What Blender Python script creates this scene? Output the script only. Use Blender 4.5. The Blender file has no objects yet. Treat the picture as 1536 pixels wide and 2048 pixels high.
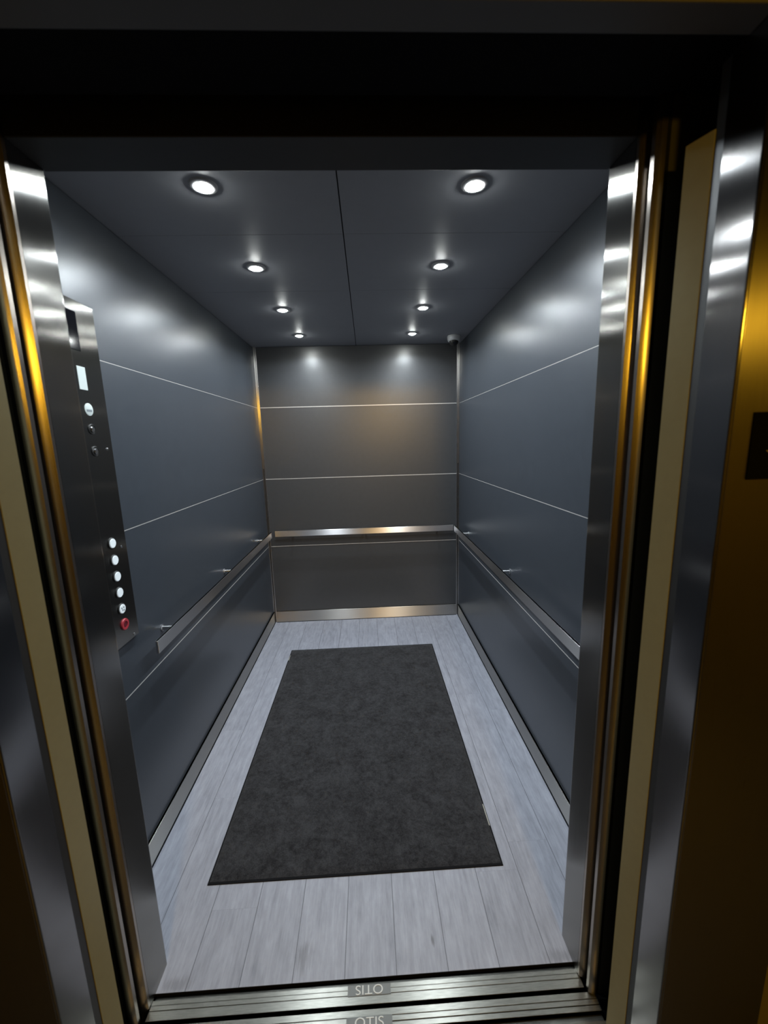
import bpy, bmesh, math, random
from mathutils import Vector, Matrix
random.seed(4)
sc = bpy.context.scene
COL = sc.collection

# ---------------------------------------------------------------- camera
cam_d = bpy.data.cameras.new('camera')
cam = bpy.data.objects.new('camera', cam_d); COL.objects.link(cam)
cam_d.sensor_fit = 'VERTICAL'; cam_d.sensor_height = 24.0
cam_d.lens = 800.96 * 24.0 / 2048.0
cam_d.dof.use_dof = True; cam_d.dof.focus_distance = 2.6; cam_d.dof.aperture_fstop = 2.0
cam_d.clip_start = 0.02; cam_d.clip_end = 60
_right = Vector((0.99873837, -0.04177606, -0.0278645))
_fwd = Vector((0.03626807, 0.98387561, -0.17513825))
_up = Vector((0.03473179, 0.1739067, 0.98414946))
m = Matrix((( _right.x, _up.x, -_fwd.x, 0.05175),
            ( _right.y, _up.y, -_fwd.y, -3.35277),
            ( _right.z, _up.z, -_fwd.z, 1.55055), (0, 0, 0, 1)))
cam.matrix_world = m
sc.camera = cam

# ---------------------------------------------------------------- colour, world, lamps
sc.view_settings.view_transform = 'Standard'
sc.view_settings.look = 'None'
sc.view_settings.gamma = 1.0
sc.view_settings.use_curve_mapping = False
sc.view_settings.exposure = 0.0
w = bpy.data.worlds.new('world'); sc.world = w; w.use_nodes = True
w.node_tree.nodes['Background'].inputs[0].default_value = (0.01, 0.01, 0.012, 1)
w.node_tree.nodes['Background'].inputs[1].default_value = 0.1

H = 2.30          # car ceiling
HW = 0.8173       # half width of the car
LX, LY0, LDY = 0.4008, -0.3305, -0.5603
SPOT_W = 5.5     # watts per downlight
SPOT_COL = (0.82, 0.92, 1.0)
LENS_STRENGTH = 230.0
HALL_L = 170.0       # radiance of the hall's drum light
HALL_COL = (1.0, 0.54, 0.03)
HALL_LAMP = (0.50, -6.10, 2.44)

for s in (-1, 1):
    for k in range(4):
        l = bpy.data.lights.new('downlight_beam', 'AREA'); l.shape = 'DISK'; l.size = 0.044
        l.energy = SPOT_W; l.color = SPOT_COL; l.spread = math.radians(158)
        o = bpy.data.objects.new('downlight_beam', l); COL.objects.link(o)
        o.location = (s * LX, LY0 + k * LDY, H - 0.0145)

# ---------------------------------------------------------------- materials
def mat(name):
    mt = bpy.data.materials.new(name); mt.use_nodes = True
    return mt, mt.node_tree.nodes, mt.node_tree.links, mt.node_tree.nodes['Principled BSDF']

def plain(name, col, rough=0.5, metal=0.0, noise=0.0, nscale=40, bump=0.0, spec=0.5, emit=None, es=0):
    mt, N, L, b = mat(name)
    b.inputs['Base Color'].default_value = (*col, 1); b.inputs['Roughness'].default_value = rough
    b.inputs['Metallic'].default_value = metal; b.inputs['Specular IOR Level'].default_value = spec
    if emit:
        b.inputs['Emission Color'].default_value = (*emit, 1); b.inputs['Emission Strength'].default_value = es
    tc = N.new('ShaderNodeTexCoord'); nz = N.new('ShaderNodeTexNoise'); nz.inputs['Scale'].default_value = nscale
    L.new(tc.outputs['Object'], nz.inputs['Vector'])
    mr = N.new('ShaderNodeMapRange'); mr.inputs['To Min'].default_value = rough * 0.94; mr.inputs['To Max'].default_value = min(1, rough * 1.06)
    L.new(nz.outputs['Fac'], mr.inputs['Value']); L.new(mr.outputs[0], b.inputs['Roughness'])
    if noise:
        mx = N.new('ShaderNodeMix'); mx.data_type = 'RGBA'
        mx.inputs['A'].default_value = (*[c * (1 - noise) for c in col], 1)
        mx.inputs['B'].default_value = (*[min(1, c * (1 + noise)) for c in col], 1)
        L.new(nz.outputs['Fac'], mx.inputs['Factor']); L.new(mx.outputs['Result'], b.inputs['Base Color'])
    if bump:
        bp = N.new('ShaderNodeBump'); bp.inputs['Strength'].default_value = bump; bp.inputs['Distance'].default_value = 0.002
        L.new(nz.outputs['Fac'], bp.inputs['Height']); L.new(bp.outputs[0], b.inputs['Normal'])
    return mt

def steel(name, col=(0.56, 0.56, 0.56), rough=0.25, aniso=0.85, grain='V', streak=0.06, wav=0.0):
    """brushed stainless; grain V: brushed up-down (glints smear sideways), H: brushed along the piece"""
    mt, N, L, b = mat(name)
    b.inputs['Metallic'].default_value = 1.0
    b.inputs['Base Color'].default_value = (*col, 1)
    b.inputs['Anisotropic'].default_value = aniso
    g = N.new('ShaderNodeNewGeometry')
    if grain == 'V':
        cr = N.new('ShaderNodeVectorMath'); cr.operation = 'CROSS_PRODUCT'
        cr.inputs[1].default_value = (0, 0, 1); L.new(g.outputs['Normal'], cr.inputs[0])
        L.new(cr.outputs[0], b.inputs['Tangent']); sx = (90, 90, 1.2)
    else:
        cv = N.new('ShaderNodeCombineXYZ'); cv.inputs[2].default_value = 1
        L.new(cv.outputs[0], b.inputs['Tangent']); sx = (1.5, 1.5, 200)
    tc = N.new('ShaderNodeTexCoord'); mp = N.new('ShaderNodeMapping'); mp.inputs['Scale'].default_value = sx
    nz = N.new('ShaderNodeTexNoise'); nz.inputs['Scale'].default_value = 6; nz.inputs['Detail'].default_value = 4
    L.new(tc.outputs['Object'], mp.inputs[0]); L.new(mp.outputs[0], nz.inputs['Vector'])
    mr = N.new('ShaderNodeMapRange'); mr.inputs['To Min'].default_value = rough * 0.85; mr.inputs['To Max'].default_value = rough * 1.2
    L.new(nz.outputs['Fac'], mr.inputs['Value']); L.new(mr.outputs[0], b.inputs['Roughness'])
    mx = N.new('ShaderNodeMix'); mx.data_type = 'RGBA'
    mx.inputs['A'].default_value = (*[c * (1 - streak) for c in col], 1); mx.inputs['B'].default_value = (*[min(1, c * (1 + streak)) for c in col], 1)
    L.new(nz.outputs['Fac'], mx.inputs['Factor']); L.new(mx.outputs['Result'], b.inputs['Base Color'])
    if wav:
        n2 = N.new('ShaderNodeTexNoise'); n2.inputs['Scale'].default_value = 9; n2.inputs['Detail'].default_value = 1
        L.new(tc.outputs['Object'], n2.inputs['Vector'])
        bp = N.new('ShaderNodeBump'); bp.inputs['Strength'].default_value = wav; bp.inputs['Distance'].default_value = 0.01
        L.new(n2.outputs['Fac'], bp.inputs['Height']); L.new(bp.outputs[0], b.inputs['Normal'])
    return mt

M = {}
M['laminate'] = plain('dark blue grey laminate', (0.043, 0.050, 0.061), 0.33, noise=0.08, nscale=30, spec=0.7)
M['laminate_back'] = plain('dark charcoal laminate', (0.052, 0.053, 0.056), 0.32, noise=0.08, nscale=30, spec=0.7)
M['ceiling'] = plain('dark ceiling panel', (0.31, 0.32, 0.35), 0.5, noise=0.05, nscale=20, spec=0.6)
M['black'] = plain('black void', (0.004, 0.004, 0.005), 0.8, spec=0.1)
M['dark'] = plain('dark painted steel', (0.02, 0.019, 0.018), 0.5)
M['jamb'] = steel('brushed steel jamb', (0.28, 0.27, 0.265), 0.175, 1.0, 'V', wav=0.03)
M['car_steel'] = steel('brushed steel return', (0.27, 0.26, 0.24), 0.20, 1.0, 'V', wav=0.03)
M['head'] = plain('dark grey painted head', (0.09, 0.09, 0.09), 0.5)
M['door_edge'] = steel('steel door edge', (0.42, 0.37, 0.32), 0.28, 0.8, 'V')
M['frame_face'] = steel('brushed steel frame face', (0.36, 0.34, 0.32), 0.29, 1.0, 'V')
M['rail'] = steel('satin steel rail', (0.66, 0.65, 0.66), 0.36, 1.0, 'H')
M['base'] = steel('satin steel baseboard', (0.52, 0.505, 0.48), 0.36, 1.0, 'H')
M['strip'] = steel('steel corner strip', (0.72, 0.70, 0.68), 0.28, 1.0, 'V', streak=0.02)
M['reveal'] = plain('aluminium reveal', (0.62, 0.60, 0.58), 0.35, metal=0.35)
M['cream'] = plain('cream painted edge', (0.33, 0.315, 0.19), 0.36, metal=0.3, noise=0.05, nscale=60)  # cream colour paints in a warm reflection on the steel
M['chrome'] = plain('polished chrome', (0.8, 0.8, 0.8), 0.12, metal=1)
M['lens'] = plain('lit lens', (1, 1, 1), 0.4, emit=(0.95, 1.0, 0.97), es=LENS_STRENGTH)
M['hall_lens'] = plain('warm lit diffuser', (1, 1, 1), 0.4, emit=HALL_COL, es=HALL_L)
M['display'] = plain('black display glass', (0.004, 0.004, 0.006), 0.08)
M['paper'] = plain('pale certificate card', (0.62, 0.68, 0.66), 0.5)
M['white_button'] = plain('white button face', (0.75, 0.80, 0.82), 0.35, emit=(0.85, 0.95, 1.0), es=0.28)
M['red'] = plain('red button ring', (0.45, 0.035, 0.05), 0.35)
M['dark_red'] = plain('dark red button face', (0.12, 0.006, 0.014), 0.35)
M['grey_print'] = plain('grey print', (0.22, 0.25, 0.27), 0.5)
M['cam_white'] = plain('grey white housing', (0.45, 0.46, 0.48), 0.4)
M['plaque'] = plain('black plaque', (0.004, 0.004, 0.004), 0.8, spec=0.03)
M['plaque_mark'] = plain('pale raised mark', (0.85, 0.75, 0.62), 0.45, metal=0.4)
M['rubber'] = plain('black rubber edging', (0.006, 0.006, 0.007), 0.9, spec=0.15)
M['hall_wall'] = plain('cream hall wall', (0.10, 0.085, 0.06), 0.7, noise=0.04)
M['hall_floor'] = plain('grey hall floor', (0.035, 0.033, 0.03), 0.5, noise=0.1)
M['hall_ceiling'] = plain('white hall ceiling', (0.05, 0.045, 0.04), 0.8)
M['scuff'] = plain('worn pale edging', (0.35, 0.34, 0.30), 0.8)

def sill_mat():
    mt, N, L, b = mat('worn aluminium sill')
    b.inputs['Metallic'].default_value = 0.75
    tc = N.new('ShaderNodeTexCoord'); mp = N.new('ShaderNodeMapping'); mp.inputs['Scale'].default_value = (8, 120, 8)
    nz = N.new('ShaderNodeTexNoise'); nz.inputs['Scale'].default_value = 4; nz.inputs['Detail'].default_value = 6
    L.new(tc.outputs['Object'], mp.inputs[0]); L.new(mp.outputs[0], nz.inputs['Vector'])
    cr = N.new('ShaderNodeValToRGB'); cr.color_ramp.elements[0].position = .3; cr.color_ramp.elements[1].position = .7
    cr.color_ramp.elements[0].color = (0.15, 0.148, 0.130, 1); cr.color_ramp.elements[1].color = (0.235, 0.232, 0.205, 1)
    L.new(nz.outputs['Fac'], cr.inputs[0]); L.new(cr.outputs[0], b.inputs['Base Color'])
    b.inputs['Roughness'].default_value = 0.34
    b.inputs['Anisotropic'].default_value = 0.75
    cv = N.new('ShaderNodeCombineXYZ'); cv.inputs[1].default_value = 1; L.new(cv.outputs[0], b.inputs['Tangent'])
    return mt
M['sill'] = sill_mat()
M['letter'] = plain('worn bright letter metal', (0.62, 0.62, 0.58), 0.5)
M['plate'] = plain('dull cast name plate', (0.115, 0.115, 0.105), 0.5, metal=0.3)

def vinyl():
    mt, N, L, b = mat('grey blue wood look vinyl planks')
    tc = N.new('ShaderNodeTexCoord'); sp = N.new('ShaderNodeSeparateXYZ'); L.new(tc.outputs['Object'], sp.inputs[0])
    def math_(op, a, c=None, d=None):
        n = N.new('ShaderNodeMath'); n.operation = op
        for i, v in enumerate((a, c, d)):
            if v is None: continue
            if isinstance(v, (int, float)): n.inputs[i].default_value = v
            else: L.new(v, n.inputs[i])
        return n.outputs[0]
    PW = 0.1535
    u = math_('DIVIDE', math_('ADD', sp.outputs['X'], -0.085 + PW * 20), PW)
    row = math_('FLOOR', u); fx = math_('FRACT', u)
    edge = math_('MINIMUM', fx, math_('SUBTRACT', 1.0, fx))
    seam = math_('LESS_THAN', edge, 0.0065)
    wn = N.new('ShaderNodeTexWhiteNoise'); wn.noise_dimensions = '1D'; L.new(row, wn.inputs['W'])
    v = math_('DIVIDE', math_('ADD', sp.outputs['Y'], math_('MULTIPLY', wn.outputs['Value'], 0.9)), 0.92)
    cell = math_('FLOOR', v); fy = math_('FRACT', v)
    ey = math_('MINIMUM', fy, math_('SUBTRACT', 1.0, fy)); seam2 = math_('LESS_THAN', ey, 0.0012)
    sm = math_('MAXIMUM', seam, math_('MULTIPLY', seam2, 0.12))
    cx = N.new('ShaderNodeCombineXYZ'); L.new(row, cx.inputs[0]); L.new(cell, cx.inputs[1])
    wn2 = N.new('ShaderNodeTexWhiteNoise'); wn2.noise_dimensions = '2D'; L.new(cx.outputs[0], wn2.inputs['Vector'])
    def noise(sx, sy, scale, det):
        mp = N.new('ShaderNodeMapping'); mp.inputs['Scale'].default_value = (sx, sy, 1)
        L.new(tc.outputs['Object'], mp.inputs[0])
        nz = N.new('ShaderNodeTexNoise'); nz.noise_dimensions = '4D'; nz.inputs['Scale'].default_value = scale; nz.inputs['Detail'].default_value = det
        nz.inputs['Roughness'].default_value = 0.65
        L.new(mp.outputs[0], nz.inputs['Vector']); L.new(math_('MULTIPLY', wn2.outputs['Value'], 20.0), nz.inputs['W'])
        return nz.outputs['Fac']
    streak = noise(30, 3.0, 2.2, 7); mottle = noise(14, 7, 1.8, 6); fine = noise(160, 14, 1.2, 3)
    f = math_('ADD', math_('MULTIPLY', streak, 0.46), math_('MULTIPLY', mottle, 0.30))
    f = math_('ADD', f, math_('MULTIPLY', fine, 0.24))
    f = math_('ADD', f, math_('MULTIPLY', math_('SUBTRACT', wn2.outputs['Value'], 0.5), 0.05))
    cr = N.new('ShaderNodeValToRGB'); e = cr.color_ramp.elements
    e[0].position = 0.34; e[0].color = (0.195, 0.200, 0.232, 1)
    e[1].position = 0.66; e[1].color = (0.370, 0.380, 0.435, 1)
    x = e.new(0.5); x.color = (0.285, 0.292, 0.335, 1)
    L.new(f, cr.inputs[0])
    mx = N.new('ShaderNodeMix'); mx.data_type = 'RGBA'; L.new(sm, mx.inputs['Factor'])
    L.new(cr.outputs[0], mx.inputs['A']); mx.inputs['B'].default_value = (0.085, 0.085, 0.10, 1)
    # two small dirt marks near the sill, darker patches at both front corners
    out = mx.outputs['Result']
    for (px, py, rx, ry, k) in ((-0.195, -2.375, 0.028, 0.045, 0.42), (0.203, -2.353, 0.006, 0.018, 0.7), (-0.56, -2.415, 0.05, 0.02, 0.4), (0.58, -2.415, 0.05, 0.02, 0.35)):
        dx = math_('DIVIDE', math_('SUBTRACT', sp.outputs['X'], px), rx); dy = math_('DIVIDE', math_('SUBTRACT', sp.outputs['Y'], py), ry)
        r = math_('SQRT', math_('ADD', math_('MULTIPLY', dx, dx), math_('MULTIPLY', dy, dy)))
        r = math_('ADD', r, math_('MULTIPLY', math_('SUBTRACT', fine, 0.5), 2.0))
        mr = N.new('ShaderNodeMapRange'); mr.inputs['From Min'].default_value = 1.1; mr.inputs['From Max'].default_value = 0.3
        mr.inputs['To Min'].default_value = 0; mr.inputs['To Max'].default_value = k; L.new(r, mr.inputs['Value'])
        m2 = N.new('ShaderNodeMix'); m2.data_type = 'RGBA'; L.new(mr.outputs[0], m2.inputs['Factor']); L.new(out, m2.inputs['A'])
        m2.inputs['B'].default_value = (0.10, 0.095, 0.10, 1); out = m2.outputs['Result']
    L.new(out, b.inputs['Base Color'])
    b.inputs['Roughness'].default_value = 0.5; b.inputs['Specular IOR Level'].default_value = 0.35
    bp = N.new('ShaderNodeBump'); bp.inputs['Strength'].default_value = 0.15; bp.inputs['Distance'].default_value = 0.001
    L.new(math_('SUBTRACT', f, sm), bp.inputs['Height']); L.new(bp.outputs[0], b.inputs['Normal'])
    return mt
M['vinyl'] = vinyl()

def carpet():
    mt, N, L, b = mat('charcoal carpet pile')
    tc = N.new('ShaderNodeTexCoord')
    def nz(sc_, det, dist=0):
        n = N.new('ShaderNodeTexNoise'); n.inputs['Scale'].default_value = sc_; n.inputs['Detail'].default_value = det; n.inputs['Distortion'].default_value = dist
        L.new(tc.outputs['Object'], n.inputs['Vector']); return n.outputs['Fac']
    a = nz(12, 8, 0.5); c = nz(260, 3); d = nz(60, 5, 0.4)
    mp = N.new('ShaderNodeMath'); mp.operation = 'MULTIPLY_ADD'; L.new(a, mp.inputs[0]); mp.inputs[1].default_value = 0.30
    m1 = N.new('ShaderNodeMath'); m1.operation = 'MULTIPLY'; L.new(c, m1.inputs[0]); m1.inputs[1].default_value = 0.36; L.new(m1.outputs[0], mp.inputs[2])
    m3 = N.new('ShaderNodeMath'); m3.operation = 'MULTIPLY_ADD'; L.new(d, m3.inputs[0]); m3.inputs[1].default_value = 0.34; L.new(mp.outputs[0], m3.inputs[2])
    cr = N.new('ShaderNodeValToRGB'); e = cr.color_ramp.elements
    e[0].position = 0.38; e[0].color = (0.007, 0.0072, 0.009, 1); e[1].position = 0.62; e[1].color = (0.037, 0.038, 0.042, 1)
    L.new(m3.outputs[0], cr.inputs[0]); L.new(cr.outputs[0], b.inputs['Base Color'])
    b.inputs['Roughness'].default_value = 1.0; b.inputs['Specular IOR Level'].default_value = 0.1
    b.inputs['Sheen Weight'].default_value = 0.12; b.inputs['Sheen Roughness'].default_value = 0.6
    bp = N.new('ShaderNodeBump'); bp.inputs['Strength'].default_value = 0.8; bp.inputs['Distance'].default_value = 0.003
    L.new(m3.outputs[0], bp.inputs['Height']); L.new(bp.outputs[0], b.inputs['Normal'])
    return mt
M['carpet'] = carpet()

# ---------------------------------------------------------------- helpers
def box(bm, lo, hi, bev=0.0):
    t = bmesh.new()
    vs = [t.verts.new((x, y, z)) for x in (lo[0], hi[0]) for y in (lo[1], hi[1]) for z in (lo[2], hi[2])]
    for f in ((0, 1, 3, 2), (4, 6, 7, 5), (0, 4, 5, 1), (2, 3, 7, 6), (0, 2, 6, 4), (1, 5, 7, 3)):
        t.faces.new([vs[i] for i in f])
    if bev: bmesh.ops.bevel(t, geom=t.edges[:], offset=bev, segments=2, affect='EDGES', profile=0.5)
    bmesh.ops.recalc_face_normals(t, faces=t.faces[:])
    me = bpy.data.meshes.new('tmp'); t.to_mesh(me); t.free(); bm.from_mesh(me); bpy.data.meshes.remove(me)

def prism(bm, pts, z0, z1, axis='Z'):
    """closed outline pts swept between z0 and z1"""
    def P(a, b_, c):
        return {'Z': (a, b_, c), 'X': (c, a, b_), 'Y': (a, c, b_)}[axis]
    n = len(pts)
    lo = [bm.verts.new(P(*p, z0)) for p in pts]; hi = [bm.verts.new(P(*p, z1)) for p in pts]
    fs = [bm.faces.new(lo), bm.faces.new(hi)]
    for i in range(n): fs.append(bm.faces.new((lo[i], lo[(i + 1) % n], hi[(i + 1) % n], hi[i])))
    bmesh.ops.recalc_face_normals(bm, faces=fs)

def lathe(bm, prof, seg=40, mtx=None):
    """profile of (r, h) revolved about local Z, closed at both ends when r = 0"""
    rings = []
    for r, h in prof:
        if r < 1e-6: rings.append([bm.verts.new((0, 0, h))])
        else: rings.append([bm.verts.new((r * math.cos(2 * math.pi * i / seg), r * math.sin(2 * math.pi * i / seg), h)) for i in range(seg)])
    fs = []
    for a, b_ in zip(rings, rings[1:]):
        for i in range(seg):
            j = (i + 1) % seg
            q = [a[i % len(a)], a[j % len(a)], b_[j % len(b_)], b_[i % len(b_)]]
            q2 = []
            for v in q:
                if v not in q2: q2.append(v)
            if len(q2) > 2: fs.append(bm.faces.new(q2))
    bmesh.ops.recalc_face_normals(bm, faces=fs)
    if mtx is not None:
        vs = [v for r in rings for v in r]
        bmesh.ops.transform(bm, matrix=mtx, verts=vs)

def obj(name, bm, m_, parent=None, smooth=False, loc=None):
    """bm is in world coordinates; with loc it is local to loc"""
    me = bpy.data.meshes.new(name); bm.to_mesh(me); bm.free()
    me.materials.append(m_)
    if smooth:
        for p in me.polygons: p.use_smooth = True
        try: me.set_sharp_from_angle(angle=math.radians(40))
        except Exception: pass
    o = bpy.data.objects.new(name, me); COL.objects.link(o)
    if parent is not None:
        o.parent = parent
        if loc is None: o.location = -parent.location if parent.parent is None else -(parent.location + parent.parent.location)
        else: o.location = loc
    elif loc is not None: o.location = loc
    return o

def tag(o, label, cat, group=None, kind=None):
    o['label'] = label; o['category'] = cat
    if group: o['group'] = group
    if kind: o['kind'] = kind
    return o

def root(name, loc, label, cat, group=None, kind=None):
    o = bpy.data.objects.new(name, None); COL.objects.link(o); o.location = loc; o.empty_display_size = 0.05
    return tag(o, label, cat, group, kind)

def dup_tree(src, loc):
    def cp(o, parent):
        c = o.copy(); COL.objects.link(c); c.parent = parent
        for ch in list(o.children): cp(ch, c)
        return c
    r = cp(src, None); r.location = loc
    return r

def B(*a, **k):
    bm = bmesh.new(); box(bm, *a, **k); return bm

# ---------------------------------------------------------------- the car: floor, walls, ceiling
Z1, Z2, Z3 = 1.8375, 1.2623, 0.6879
YF = -2.357                      # inner face of the front return
YFLOOR = -2.431
f = obj('floor', B((-HW - 0.02, YFLOOR, -0.03), (HW + 0.02, 0.02, 0.0)), M['vinyl'])
tag(f, 'grey blue wood look plank floor of the lift car', 'floor', kind='structure')

def side_wall(s):
    nm = 'wall_left' if s < 0 else 'wall_right'
    r = root(nm, (s * HW, -1.2, 0), ('left' if s < 0 else 'right') + ' side wall of the car in dark blue grey panels', 'wall', kind='structure')
    zs = [0.0, Z3, Z2, Z1, H]
    for a, b_ in zip(zs, zs[1:]):
        obj('wall_panel', B((min(s * HW, s * (HW + 0.018)), YF - 0.02, a + 0.0018), (max(s * HW, s * (HW + 0.018)), 0.0, b_ - 0.0018), bev=0.0006), M['laminate'], r)
    for z in (Z1, Z2, Z3):
        x0, x1 = s * (HW - 0.0008), s * (HW + 0.012)
        obj('reveal_strip', B((min(x0, x1), YF - 0.02, z - 0.0018), (max(x0, x1), -0.004, z + 0.0006)), M['reveal'], r)
    return r
side_wall(-1); side_wall(1)
r = root('wall_back', (0, 0, 0), 'back wall of the car in charcoal horizontal panels', 'wall', kind='structure')
zs = [0.0, Z3, Z2, Z1, H]
for a, b_ in zip(zs, zs[1:]):
    obj('wall_panel', B((-HW + 0.02, 0.0, a + 0.002), (HW - 0.02, 0.018, b_ - 0.002), bev=0.0006), M['laminate_back'], r)
for z in (Z1, Z2, Z3):
    obj('reveal_strip', B((-HW + 0.022, -0.001, z - 0.0027), (HW - 0.022, 0.012, z + 0.0027)), M['reveal'], r)

# steel channels in the two back corners, wider above the rail
for i, s in ((1, -1), (2, 1)):
    r = root('trim_%d' % i, (s * HW, 0, 0), 'vertical steel corner channel at the %s end of the back wall' % ('left' if s < 0 else 'right'), 'trim', kind='structure')
    bm = bmesh.new()
    xa, xb = s * (HW - 0.0215), s * (HW - 0.0005)
    def seg(x0, x1, y0, z0, z1): box(bm, (min(x0, x1), y0, z0), (max(x0, x1), 0.016, z1), bev=0.0008)
    seg(xa, xa + s * 0.0065, -0.007, 0.0, H); seg(xb, xb - s * 0.0065, -0.007, 0.0, H)
    obj('channel_lip', bm, M['strip'], r)
    bm = bmesh.new(); seg(xa + s * 0.0065, xb - s * 0.0065, -0.001, 0.0, 1.35)
    obj('channel_web', bm, M['dark'], r)
    bm = bmesh.new(); seg(xa + s * 0.0065, xb - s * 0.0065, -0.0035, 1.35, H)
    obj('channel_web', bm, M['strip'], r)

# baseboards
def baseboard(nm, lo, hi, lab, lo2, hi2):
    r = root(nm, lo, lab, 'baseboard', kind='structure')
    obj('board', B(lo, hi, bev=0.0012), M['base'], r)
    obj('floor_joint', B(lo2, hi2), M['rubber'], r)
ZB = 0.0999
baseboard('baseboard_left', (-HW - .001, -2.34, 0.008), (-HW + 0.010, -0.012, ZB), 'steel skirting strip along the left side wall', (-HW, -2.34, 0.0), (-HW + 0.0115, -0.012, 0.008))
baseboard('baseboard_right', (HW - 0.010, -2.34, 0.008), (HW + .001, -0.012, ZB), 'steel skirting strip along the right side wall', (HW - 0.0115, -2.34, 0.0), (HW, -0.012, 0.008))
baseboard('baseboard_back', (-HW + 0.022, -0.011, 0.004), (HW - 0.022, 0.001, ZB), 'steel skirting strip along the back wall', (-HW + .022, -0.0118, 0.0), (HW - .022, 0.0, 0.004))

# ceiling: backing and panels either side of a dark centre joint
obj('floor_nosing', B((-HW, YFLOOR - 0.0012, -0.029), (HW, YFLOOR + 0.0004, -0.0003)), M['black'], f, loc=(0, 0, 0))  # black strip added over the floor's front edge to keep amber light off
r = root('ceiling', (0, -1.2, H), 'dark grey panelled ceiling of the lift car', 'ceiling', kind='structure')
obj('ceiling_backing', B((-HW - 0.02, YF - 0.1, H + 0.010), (HW + 0.02, 0.02, H + 0.03)), M['black'], r)
ys = [YF - 0.02, -1.726, -1.167, 0.018]
for a, b_ in zip(ys, ys[1:]):
    for x0, x1 in ((-HW - 0.018, -0.0105), (-0.0065, HW + 0.018)):
        obj('ceiling_panel', B((x0, a + 0.0006, H), (x1, b_ - 0.0006, H + 0.012), bev=0.0005), M['ceiling'], r)

# front of the car: return columns and transom
XO = 0.612; ZT = 2.134; YC = -2.457
r = root('wall_front', (0, YF, 0), 'steel front return of the car framing its doorway', 'wall', kind='structure')
for s in (-1, 1):
    bm = bmesh.new()
    pts = [(s * (HW + 0.02), YF), (s * (XO + 0.010), YF)]
    for k in range(7):                                         # rounded nose on the inner corner
        a = math.radians(90 - 15 * k)
        pts.append((s * (XO + 0.010 - 0.010 * math.cos(a)), YF - 0.010 + 0.010 * math.sin(a)))
    pts += [(s * XO, YC), (s * (XO + 0.02), YC), (s * (XO + 0.02), YC + 0.02), (s * (HW + 0.02), YC + 0.02)]
    prism(bm, pts, 0.0, H); obj('return_column', bm, M['car_steel'], r, smooth=True)
obj('transom', B((-XO - 0.001, YC, ZT), (XO + 0.001, YF, H), bev=0.002), M['dark'], r)

# ---------------------------------------------------------------- doors (slid open into their pockets) and landing frame
OXL, OXR = -0.620, 0.655         # landing jamb faces
def lip(s, x0, x1, y0, yb, tilt):
    bm = bmesh.new(); w_ = x1 - x0; pts = []
    for k in range(7):
        t = k / 6; pts.append((s * (x0 + w_ * t), y0 - tilt * w_ * t - 0.0022 * math.sin(math.pi * t)))
    pts += [(s * x1, yb), (s * x0, yb)]
    prism(bm, pts, 0.006, 2.20); return bm
def door(n, s, kind, x0, x1, y0, yb, lab):
    """sliding door opened into its pocket: only the folded lip of its leading edge catches light"""
    r = root('door_%d' % n, (s * x0, y0, 0), lab, 'door', kind='structure')
    obj('front_lip', lip(s, x0, x1, y0, yb, 0.36), M['door_edge'], r, smooth=True)
    obj('door_panel', B((min(s * (x1 - .0015), s * 1.15), y0 - 0.004, 0.006), (max(s * (x1 - .0015), s * 1.15), yb - 0.0005, 2.20)), M['dark'], r)  # dark colour puts the pocket's shade into the panel
    obj('door_seal', B((min(s * (x1 - .0005), s * (x1 + .008)), y0 - 0.0055, 0.006), (max(s * (x1 - .0005), s * (x1 + .008)), y0 - 0.002, 2.20)), M['black'], r)  # added black strip, paints the shade of the gap beside the lip
door(1, -1, 'car', 0.6120, 0.6330, -2.4660, -2.458, 'left sliding car door, open, seen at its folded front lip')
door(2, 1, 'car', 0.6120, 0.6340, -2.4660, -2.458, 'right sliding car door, open, seen at its folded front lip')
door(3, -1, 'landing', 0.6215, 0.6380, -2.5010, -2.4905, 'left sliding landing door, open, seen at its folded front lip')
door(4, 1, 'landing', 0.6205, 0.6380, -2.5010, -2.4905, 'right sliding landing door, open, seen at its folded front lip')

def shaft(nm, lo, hi, lab):
    tag(obj(nm, B(lo, hi), M['black']), lab, 'wall', kind='structure')
shaft('wall_left', (-1.25, -2.69, -0.03), (-1.20, -2.36, 2.45), 'dark side of the door pocket on the left')
shaft('wall_right', (1.20, -2.69, -0.03), (1.25, -2.36, 2.45), 'dark side of the door pocket on the right')
tag(obj('ceiling', B((-1.25, -2.69, 2.42), (1.25, -2.36, 2.46)), M['black']), 'dark top of the door pocket above both doors', 'ceiling', kind='structure')

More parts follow.
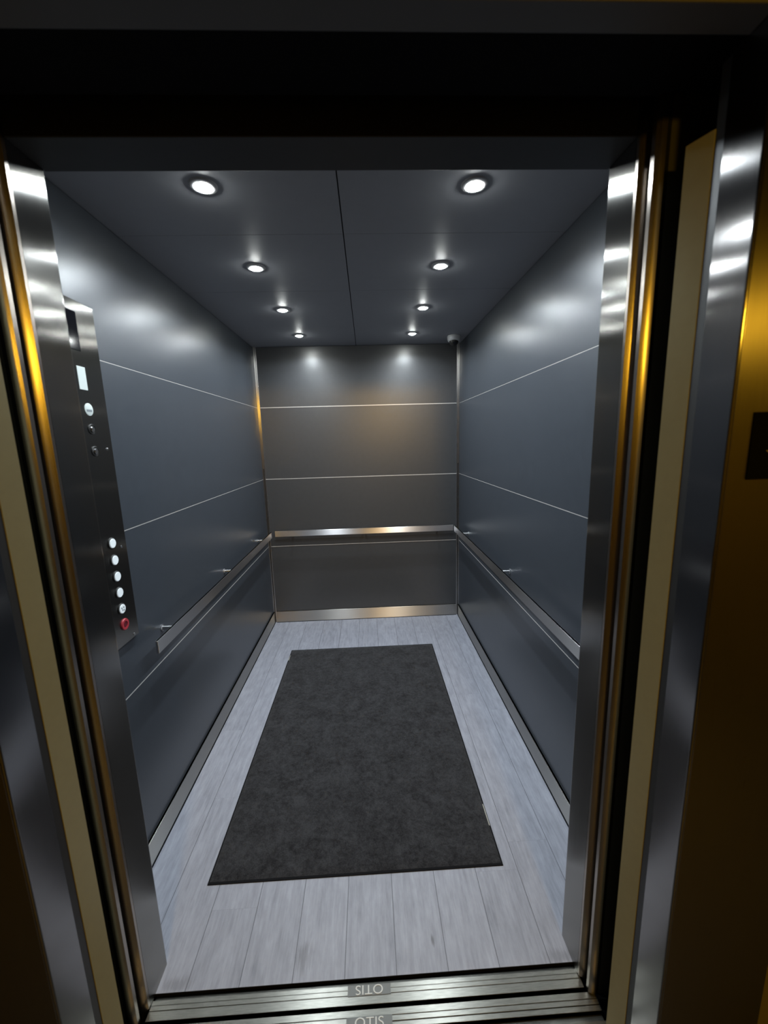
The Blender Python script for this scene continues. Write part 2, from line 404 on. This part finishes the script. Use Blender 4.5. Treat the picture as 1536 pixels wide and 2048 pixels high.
ZL = 2.142; YA, YB = -2.562, -2.697
def jamb(s, xf, xo, lab, n):
    r = root('trim_%d' % n, (xf, YB, 0), lab, 'door frame', kind='structure')
    # oblique steel inner return, its cream reflection put into the colour
    bm = bmesh.new()
    xa = xf - s * (0.019 if s > 0 else 0.013)
    prism(bm, [(xa, YA), (xf - s * 0.001, -2.603), (xf + s * 0.03, -2.603), (xf + s * 0.03, YA)], 0.0, 2.05)  # stops short so the upper end goes dark like the reflection
    obj('inner_return', bm, M['cream'], r)
    obj('shadow_groove', B((min(xf + s * .0005, xf + s * .03), -2.622, 0), (max(xf + s * .0005, xf + s * .03), -2.603, ZL)), M['dark'], r)
    bm = bmesh.new(); e = 0.004
    pts = [(xf, -2.622), (xf, YB + e)]
    for k in range(1, 6):
        a = math.radians(18 * k); pts.append((xf + s * e * (1 - math.cos(a)), YB + e - e * math.sin(a)))
    pts += [(xo, YB), (xo, -2.622)]
    prism(bm, pts, 0.0, ZL + 0.12)
    obj('jamb_face', bm, M['jamb'], r, smooth=True)
    obj('front_casing', B((min(xf + s * .0045, xo), YB - 0.0012, 0), (max(xf + s * .0045, xo), YB + 0.001, ZL + 0.12), bev=0.0004), M['frame_face'], r)
    return r
jamb(-1, OXL, -0.865, 'brushed steel left jamb of the landing door frame', 3)
jamb(1, OXR, 0.888, 'brushed steel right jamb of the landing door frame', 4)
r = root('trim_5', (0, YB, ZL), 'steel head of the landing door frame over the opening', 'door frame', kind='structure')
obj('frame_head', B((OXL, YB, ZL), (OXR, -2.650, ZL + 0.12), bev=0.002), M['head'], r)
obj('head_backing', B((-1.2, -2.640, ZL + 0.03), (1.2, -2.50, ZL + 0.05)), M['black'], r)

# ---------------------------------------------------------------- hall behind the camera
HY = -7.6
tag(obj('floor', B((-1.9, HY, -0.03), (2.6, -2.62, 0.0)), M['hall_floor']), 'grey floor of the hall outside the lift', 'floor', kind='structure')
tag(obj('ceiling', B((-1.9, HY, 2.45), (2.6, YB + 0.005, 2.48)), M['hall_ceiling']), 'pale ceiling of the hall outside the lift', 'ceiling', kind='structure')
tag(obj('wall_left', B((-1.95, HY, 0), (-1.90, YB, 2.45)), M['hall_wall']), 'cream left wall of the hall outside the lift', 'wall', kind='structure')
tag(obj('wall_right', B((2.60, HY, 0), (2.65, YB, 2.45)), M['hall_wall']), 'cream right wall of the hall outside the lift', 'wall', kind='structure')
tag(obj('wall_back', B((-1.95, HY - 0.05, 0), (2.65, HY, 2.45)), M['hall_wall']), 'cream far wall of the hall behind the viewer', 'wall', kind='structure')
r = root('wall_front', (0, YB, 0), 'cream hall wall around the landing door frame', 'wall', kind='structure')
obj('wall_section', B((0.888, YB + 0.002, 0), (2.62, YB + 0.06, 2.45)), M['hall_wall'], r)
obj('wall_section', B((-1.92, YB + 0.002, 0), (-0.865, YB + 0.06, 2.45)), M['hall_wall'], r)
obj('wall_section', B((-0.865, YB + 0.002, ZL + 0.12), (0.888, YB + 0.06, 2.45)), M['hall_wall'], r)
r = root('ceiling_light', HALL_LAMP, 'round amber drum light on the hall ceiling outside the lift', 'light')
bm = bmesh.new(); lathe(bm, [(0, 0.01), (0.20, 0.01), (0.20, -0.02), (0.175, -0.02), (0, -0.02)], 48)
obj('mounting_plate', bm, M['reveal'], r, smooth=True, loc=(0, 0, 0))
bm = bmesh.new(); lathe(bm, [(0, -0.02), (0.175, -0.02), (0.178, -0.15), (0.165, -0.168), (0, -0.172)], 48)
obj('diffuser', bm, M['hall_lens'], r, smooth=True, loc=(0, 0, 0))

# ---------------------------------------------------------------- door sills with the maker's name
def lettering(text, width, height, cx, cy, z, flip, parent):
    cu = bpy.data.curves.new('lettering', 'FONT'); cu.body = text; cu.extrude = 0.0006; cu.offset = -0.006
    cu.align_x = 'CENTER'; cu.align_y = 'CENTER'; cu.size = 1.0
    t = bpy.data.objects.new('tmp_text', cu); COL.objects.link(t)
    dg = bpy.context.evaluated_depsgraph_get(); dg.update()
    me = bpy.data.meshes.new_from_object(t.evaluated_get(dg)); me.name = 'lettering'
    bpy.data.objects.remove(t)
    xs = [v.co.x for v in me.vertices]; yy = [v.co.y for v in me.vertices]
    mx, my = (min(xs) + max(xs)) / 2, (min(yy) + max(yy)) / 2
    kx, ky = width / (max(xs) - min(xs)), height / (max(yy) - min(yy))
    sg = -1 if flip else 1
    for v in me.vertices:
        v.co = Vector((cx + sg * (v.co.x - mx) * kx, cy + sg * (v.co.y - my) * ky, z + v.co.z)) - parent.location
    me.materials.clear(); me.materials.append(M['letter'])
    o = bpy.data.objects.new('lettering', me); COL.objects.link(o); o.parent = parent
    return o

def sill(name, x0, x1, bands, plate, flip, label):
    r = root(name, ((x0 + x1) / 2, bands[0][0], 0), label, 'sill', 'grooved metal door sills with raised maker lettering')
    bm = bmesh.new()
    for y0, y1, z in bands: box(bm, (x0, y0, -0.03), (x1, y1, z), bev=0.0006)
    obj('sill_plate', bm, M['sill'], r)
    px0, px1, py0, py1 = plate
    obj('name_plate', B((px0, py0, -0.002), (px1, py1, 0.0014), bev=0.0003), M['plate'], r)
    lettering('OTIS', 0.078, (py1 - py0) * 0.86, (px0 + px1) / 2, (py0 + py1) / 2, 0.0018, flip, r)
    return r
# car sill: groove, ribbed tread, nosing
s1 = sill('door_sill', -0.6115, 0.6165,
     [(-2.446, YFLOOR, -0.014), (-2.4568, -2.4465, 0.0), (-2.4678, -2.4575, 0.0006), (-2.488, -2.4685, 0.0)],
     (-0.058, 0.065, -2.4705, -2.4470), True, 'aluminium car sill nearest the plank floor, its lettering upside down')
s2 = sill('door_sill', -0.618, 0.640,
     [(-2.512, -2.498, 0.0), (-2.524, -2.5135, 0.0006), (-2.5365, -2.5255, 0.0), (-2.556, -2.5365, -0.014), (-2.585, -2.556, 0.0), (-2.622, -2.5865, 0.0)],
     (-0.059, 0.066, -2.5365, -2.5125), False, 'aluminium landing sill at the bottom edge, its lettering upright')
shaft('floor', (-1.2, -2.62, -0.06), (1.2, YFLOOR - 0.0, -0.031), 'dark bottom of the gap under the door sills')

# ---------------------------------------------------------------- floor mat
r = root('floor_mat', (-0.038, -1.33, 0), 'charcoal carpet mat with black rubber edging in the middle of the plank floor', 'mat')
x0, x1, y0, y1 = -0.5745, 0.498, -2.148, -0.513
bm = bmesh.new()
prism(bm, [(x0, y0), (x1, y0), (x1, y1), (x0, y1)], 0.0, 0.0035)
obj('rubber_edging', bm, M['rubber'], r)
def pile():
    bm = bmesh.new(); e = 0.005; nx, ny = 60, 90; g = []
    for j in range(ny + 1):
        row = []
        for i in range(nx + 1):
            u = i / nx; v = j / ny
            d = min(u, 1 - u, v, 1 - v)
            z = 0.0095 if 0 < d else 0.0036
            row.append(bm.verts.new((x0 + e + (x1 - x0 - 2 * e) * u, y0 + e * 1.6 + (y1 - y0 - 2.6 * e) * v, z + (random.uniform(-0.0007, 0.0007) if d > 0 else 0))))
        g.append(row)
    for j in range(ny):
        for i in range(nx): bm.faces.new((g[j][i], g[j][i + 1], g[j + 1][i + 1], g[j + 1][i]))
    return bm
obj('carpet_pile', pile(), M['carpet'], r, smooth=True)
bm = bmesh.new()
prism(bm, [(0.489, -1.99), (0.4955, -1.995), (0.4955, -1.90), (0.492, -1.895)], 0.0032, 0.0040)
sc_ = obj('worn_patch', bm, M['scuff'], r); sc_['label'] = 'pale worn edging'
bm = bmesh.new()
prism(bm, [(-0.573, -0.655), (-0.568, -0.66), (-0.568, -0.59), (-0.571, -0.585)], 0.0032, 0.0040)
sc_ = obj('worn_patch', bm, M['scuff'], r); sc_['label'] = 'pale worn edging'

# ---------------------------------------------------------------- handrails: flat bar on short round posts
RO = 0.06; RT = 0.010; ZR0, ZR1 = 0.784, 0.835
def handrail_side(s, ya, yb, posts, label):
    r = root('handrail', (s * (HW - RO), (ya + yb) / 2, ZR1), label, 'handrail', 'flat steel handrails around the car walls')
    xa, xb = s * (HW - RO), s * (HW - RO + RT)
    obj('flat_bar', B((min(xa, xb), ya, ZR0), (max(xa, xb), yb, ZR1), bev=0.0015), M['rail'], r)
    for y in posts:
        bm = bmesh.new()
        lathe(bm, [(0, 0), (0.0090, 0), (0.0090, RO - RT + 0.0005), (0, RO - RT + 0.0005)], 20,
              Matrix.Translation((s * (HW - RO + RT - 0.0005), y, 0.818)) @ Matrix.Rotation(s * math.pi / 2, 4, 'Y'))
        p = obj('mounting_post', bm, M['chrome'], r, smooth=True)
        bm = bmesh.new()
        lathe(bm, [(0, 0), (0.014, 0), (0.014, 0.003), (0.0090, 0.0045), (0, 0.0045)], 24,
              Matrix.Translation((s * HW, y, 0.818)) @ Matrix.Rotation(-s * math.pi / 2, 4, 'Y'))
        obj('wall_rosette', bm, M['rail'], p, smooth=True, loc=(0, 0, 0))
    return r
handrail_side(-1, -1.925, -0.09, (-1.775, -1.045, -0.315), 'flat steel handrail on the left wall, ending beside the control panel')
handrail_side(1, -2.30, -0.09, (-2.18, -1.255, -0.33), 'flat steel handrail on the right wall')
r = root('handrail', (0, -RO, ZR1), 'flat steel handrail across the back wall, reflecting amber light', 'handrail', 'flat steel handrails around the car walls')
obj('flat_bar', B((-0.742, -RO, ZR0 + 0.0), (0.757, -RO + RT, ZR1 - 0.002), bev=0.0015), M['rail'], r)
for x in (-0.60, 0.0, 0.62):
    bm = bmesh.new()
    lathe(bm, [(0, 0), (0.0090, 0), (0.0090, RO - RT + 0.0005), (0, RO - RT + 0.0005)], 20,
          Matrix.Translation((x, -RO + RT - 0.0005, 0.812)) @ Matrix.Rotation(-math.pi / 2, 4, 'X'))
    obj('mounting_post', bm, M['chrome'], r, smooth=True)

# ---------------------------------------------------------------- downlights
def make_downlight():
    r = root('downlight', (0, 0, H), '', 'downlight', 'round recessed downlights in two rows of four')
    bm = bmesh.new()
    lathe(bm, [(0.024, -0.0005), (0.024, -0.005), (0.030, -0.0065), (0.038, -0.004), (0.0405, 0.0), (0.0405, 0.002), (0.024, 0.002)], 48)
    obj('trim_ring', bm, M['cam_white'], r, smooth=True, loc=(0, 0, 0))
    bm = bmesh.new()
    lathe(bm, [(0.0, -0.0135), (0.008, -0.0130), (0.015, -0.0110), (0.020, -0.0090), (0.0238, -0.003), (0.0238, 0.001), (0, 0.001)], 40)
    obj('lamp_lens', bm, M['lens'], r, smooth=True, loc=(0, 0, 0))
    return r
dl = make_downlight(); first = True
place = ['at the back', 'second from the back', 'third from the back', 'nearest the doorway']
for s in (-1, 1):
    for k in range(4):
        o = dl if first else dup_tree(dl, (0, 0, 0)); first = False
        o.location = (s * LX, LY0 + k * LDY, H)
        o['label'] = 'lit round downlight in the %s row of the ceiling, %s' % ('left' if s < 0 else 'right', place[k])

# ---------------------------------------------------------------- turret camera in the back right ceiling corner
cx_, cy_ = 0.722, -0.235
r = root('security_camera', (cx_, cy_, H), 'small grey turret security camera on the ceiling at the back right corner', 'camera')
bm = bmesh.new()
lathe(bm, [(0, 0.0), (0.047, 0.0), (0.050, -0.006), (0.050, -0.022), (0.046, -0.036), (0.036, -0.044), (0.030, -0.040), (0.0, -0.038)], 48)
obj('housing', bm, M['cam_white'], r, smooth=True, loc=(0, 0, 0))
bm = bmesh.new()
tm = Matrix.Translation((-0.004, -0.010, -0.040)) @ Matrix.Rotation(math.radians(-55), 4, 'X')
prof = [(0.0, -0.034)] + [(0.034 * math.sin(math.radians(a)), -0.034 * math.cos(math.radians(a))) for a in range(12, 180, 12)] + [(0, 0.034)]
lathe(bm, prof, 40, tm)
eb = obj('eyeball', bm, M['dark'], r, smooth=True, loc=(0, 0, 0))
bm = bmesh.new(); lathe(bm, [(0, -0.0355), (0.010, -0.0348), (0.0125, -0.030), (0, -0.030)], 24, tm)
obj('lens', bm, M['display'], eb, smooth=True, loc=(0, 0, 0))

# ---------------------------------------------------------------- car operating panel on the left wall
PX = -HW + 0.012
r = root('control_panel', (-HW, -2.12, 0.88), 'tall steel control panel with round buttons on the left wall beside the doorway', 'control panel')
obj('faceplate', B((-HW - 0.0005, -2.29, 0.884), (PX, -1.950, 1.989), bev=0.0012), M['car_steel'], r)
def on_panel(prof, y, z, seg=32):
    bm = bmesh.new(); lathe(bm, prof, seg, Matrix.Translation((PX - 0.0003, y, z)) @ Matrix.Rotation(math.pi / 2, 4, 'Y')); return bm
obj('floor_display', B((PX - 0.001, -2.20, 1.842), (PX + 0.0012, -2.036, 1.955), bev=0.0005), M['display'], r)
c = obj('certificate_card', B((PX - 0.001, -2.066, 1.729), (PX + 0.0010, -2.030, 1.797), bev=0.0003), M['paper'], r); c['label'] = 'pale card in a slot'
fs = on_panel([(0, 0), (0.019, 0), (0.019, 0.0015), (0.018, 0.002), (0, 0.002)], -2.040, 1.671)
fs = obj('round_badge', fs, M['paper'], r, smooth=True); fs['label'] = 'pale round badge'
obj('badge_print', B((PX + 0.0014, -2.052, 1.664), (PX + 0.0020, -2.028, 1.671)), M['grey_print'], fs)
for z in (1.611, 1.543):
    k = obj('key_switch', on_panel([(0, 0), (0.016, 0), (0.016, 0.002), (0.0145, 0.003), (0.0145, 0.0015), (0.0, 0.0015)], -2.040, z), M['dark'], r, smooth=True)
    obj('key_barrel', on_panel([(0, 0), (0.0085, 0), (0.0085, 0.0045), (0.007, 0.006), (0, 0.006)], -2.040, z), M['chrome'], k, smooth=True)
for i, z in enumerate((1.241, 1.183, 1.126, 1.069, 1.011)):
    b_ = obj('button_bezel', on_panel([(0, 0), (0.0195, 0), (0.0195, 0.002), (0.018, 0.0035), (0.0158, 0.0035), (0.0158, 0.001), (0, 0.001)], -2.028, z), M['dark'], r, smooth=True)
    f_ = obj('button_face', on_panel([(0, 0.001), (0.0155, 0.001), (0.0155, 0.005), (0.0145, 0.006), (0, 0.006)], -2.028, z), M['white_button'], b_, smooth=True)
    b_['label'] = 'round white button'
    if i == 4:
        bm = bmesh.new()
        for dy, dz in ((-0.006, 0.004), (0.005, 0.004), (-0.002, -0.004), (0.006, -0.006)):
            box(bm, (PX + 0.005, -2.028 + dy - 0.0022, z + dz - 0.003), (PX + 0.0063, -2.028 + dy + 0.0022, z + dz + 0.003))
        # door symbol bars on the lowest white button
        me = bpy.data.meshes.new('button_symbol'); bm.to_mesh(me); bm.free(); me.materials.append(M['grey_print'])
        o_ = bpy.data.objects.new('button_symbol', me); COL.objects.link(o_); o_.parent = r; o_.location = -r.location
rb = obj('alarm_button', on_panel([(0, 0), (0.020, 0), (0.020, 0.003), (0.0185, 0.005), (0.011, 0.005), (0.011, 0.002), (0, 0.002)], -2.024, 0.953), M['red'], r, smooth=True)
rb['label'] = 'round red alarm button'
obj('alarm_face', on_panel([(0, 0.002), (0.0105, 0.002), (0.0095, 0.004), (0, 0.004)], -2.024, 0.953), M['dark_red'], rb, smooth=True)
for z in (1.549, 1.217, 0.888 + 0.006):
    obj('panel_screw', on_panel([(0, 0), (0.0048, 0), (0.0042, 0.002), (0.0025, 0.0028), (0, 0.003)], -1.979, z, 16), M['chrome'], r, smooth=True)

# ---------------------------------------------------------------- black plaque on the right jamb
r = root('jamb_plaque', (0.742, YB, 1.522), 'square black floor plaque with a pale mark on the right door frame', 'plaque')
obj('backplate', B((0.6915, YB - 0.0045, 1.468), (0.800, YB + 0.0002, 1.580), bev=0.0015), M['plaque'], r)
bm = bmesh.new(); pts = []
for k in range(10):
    a = math.pi / 2 + k * math.pi / 5; q = 0.0255 if k % 2 == 0 else 0.0098
    pts.append((0.7425 + q * math.cos(a), 1.509 + q * math.sin(a)))
prism(bm, pts, YB - 0.0065, YB - 0.004, axis='Y')
obj('raised_mark', bm, M['plaque_mark'], r)
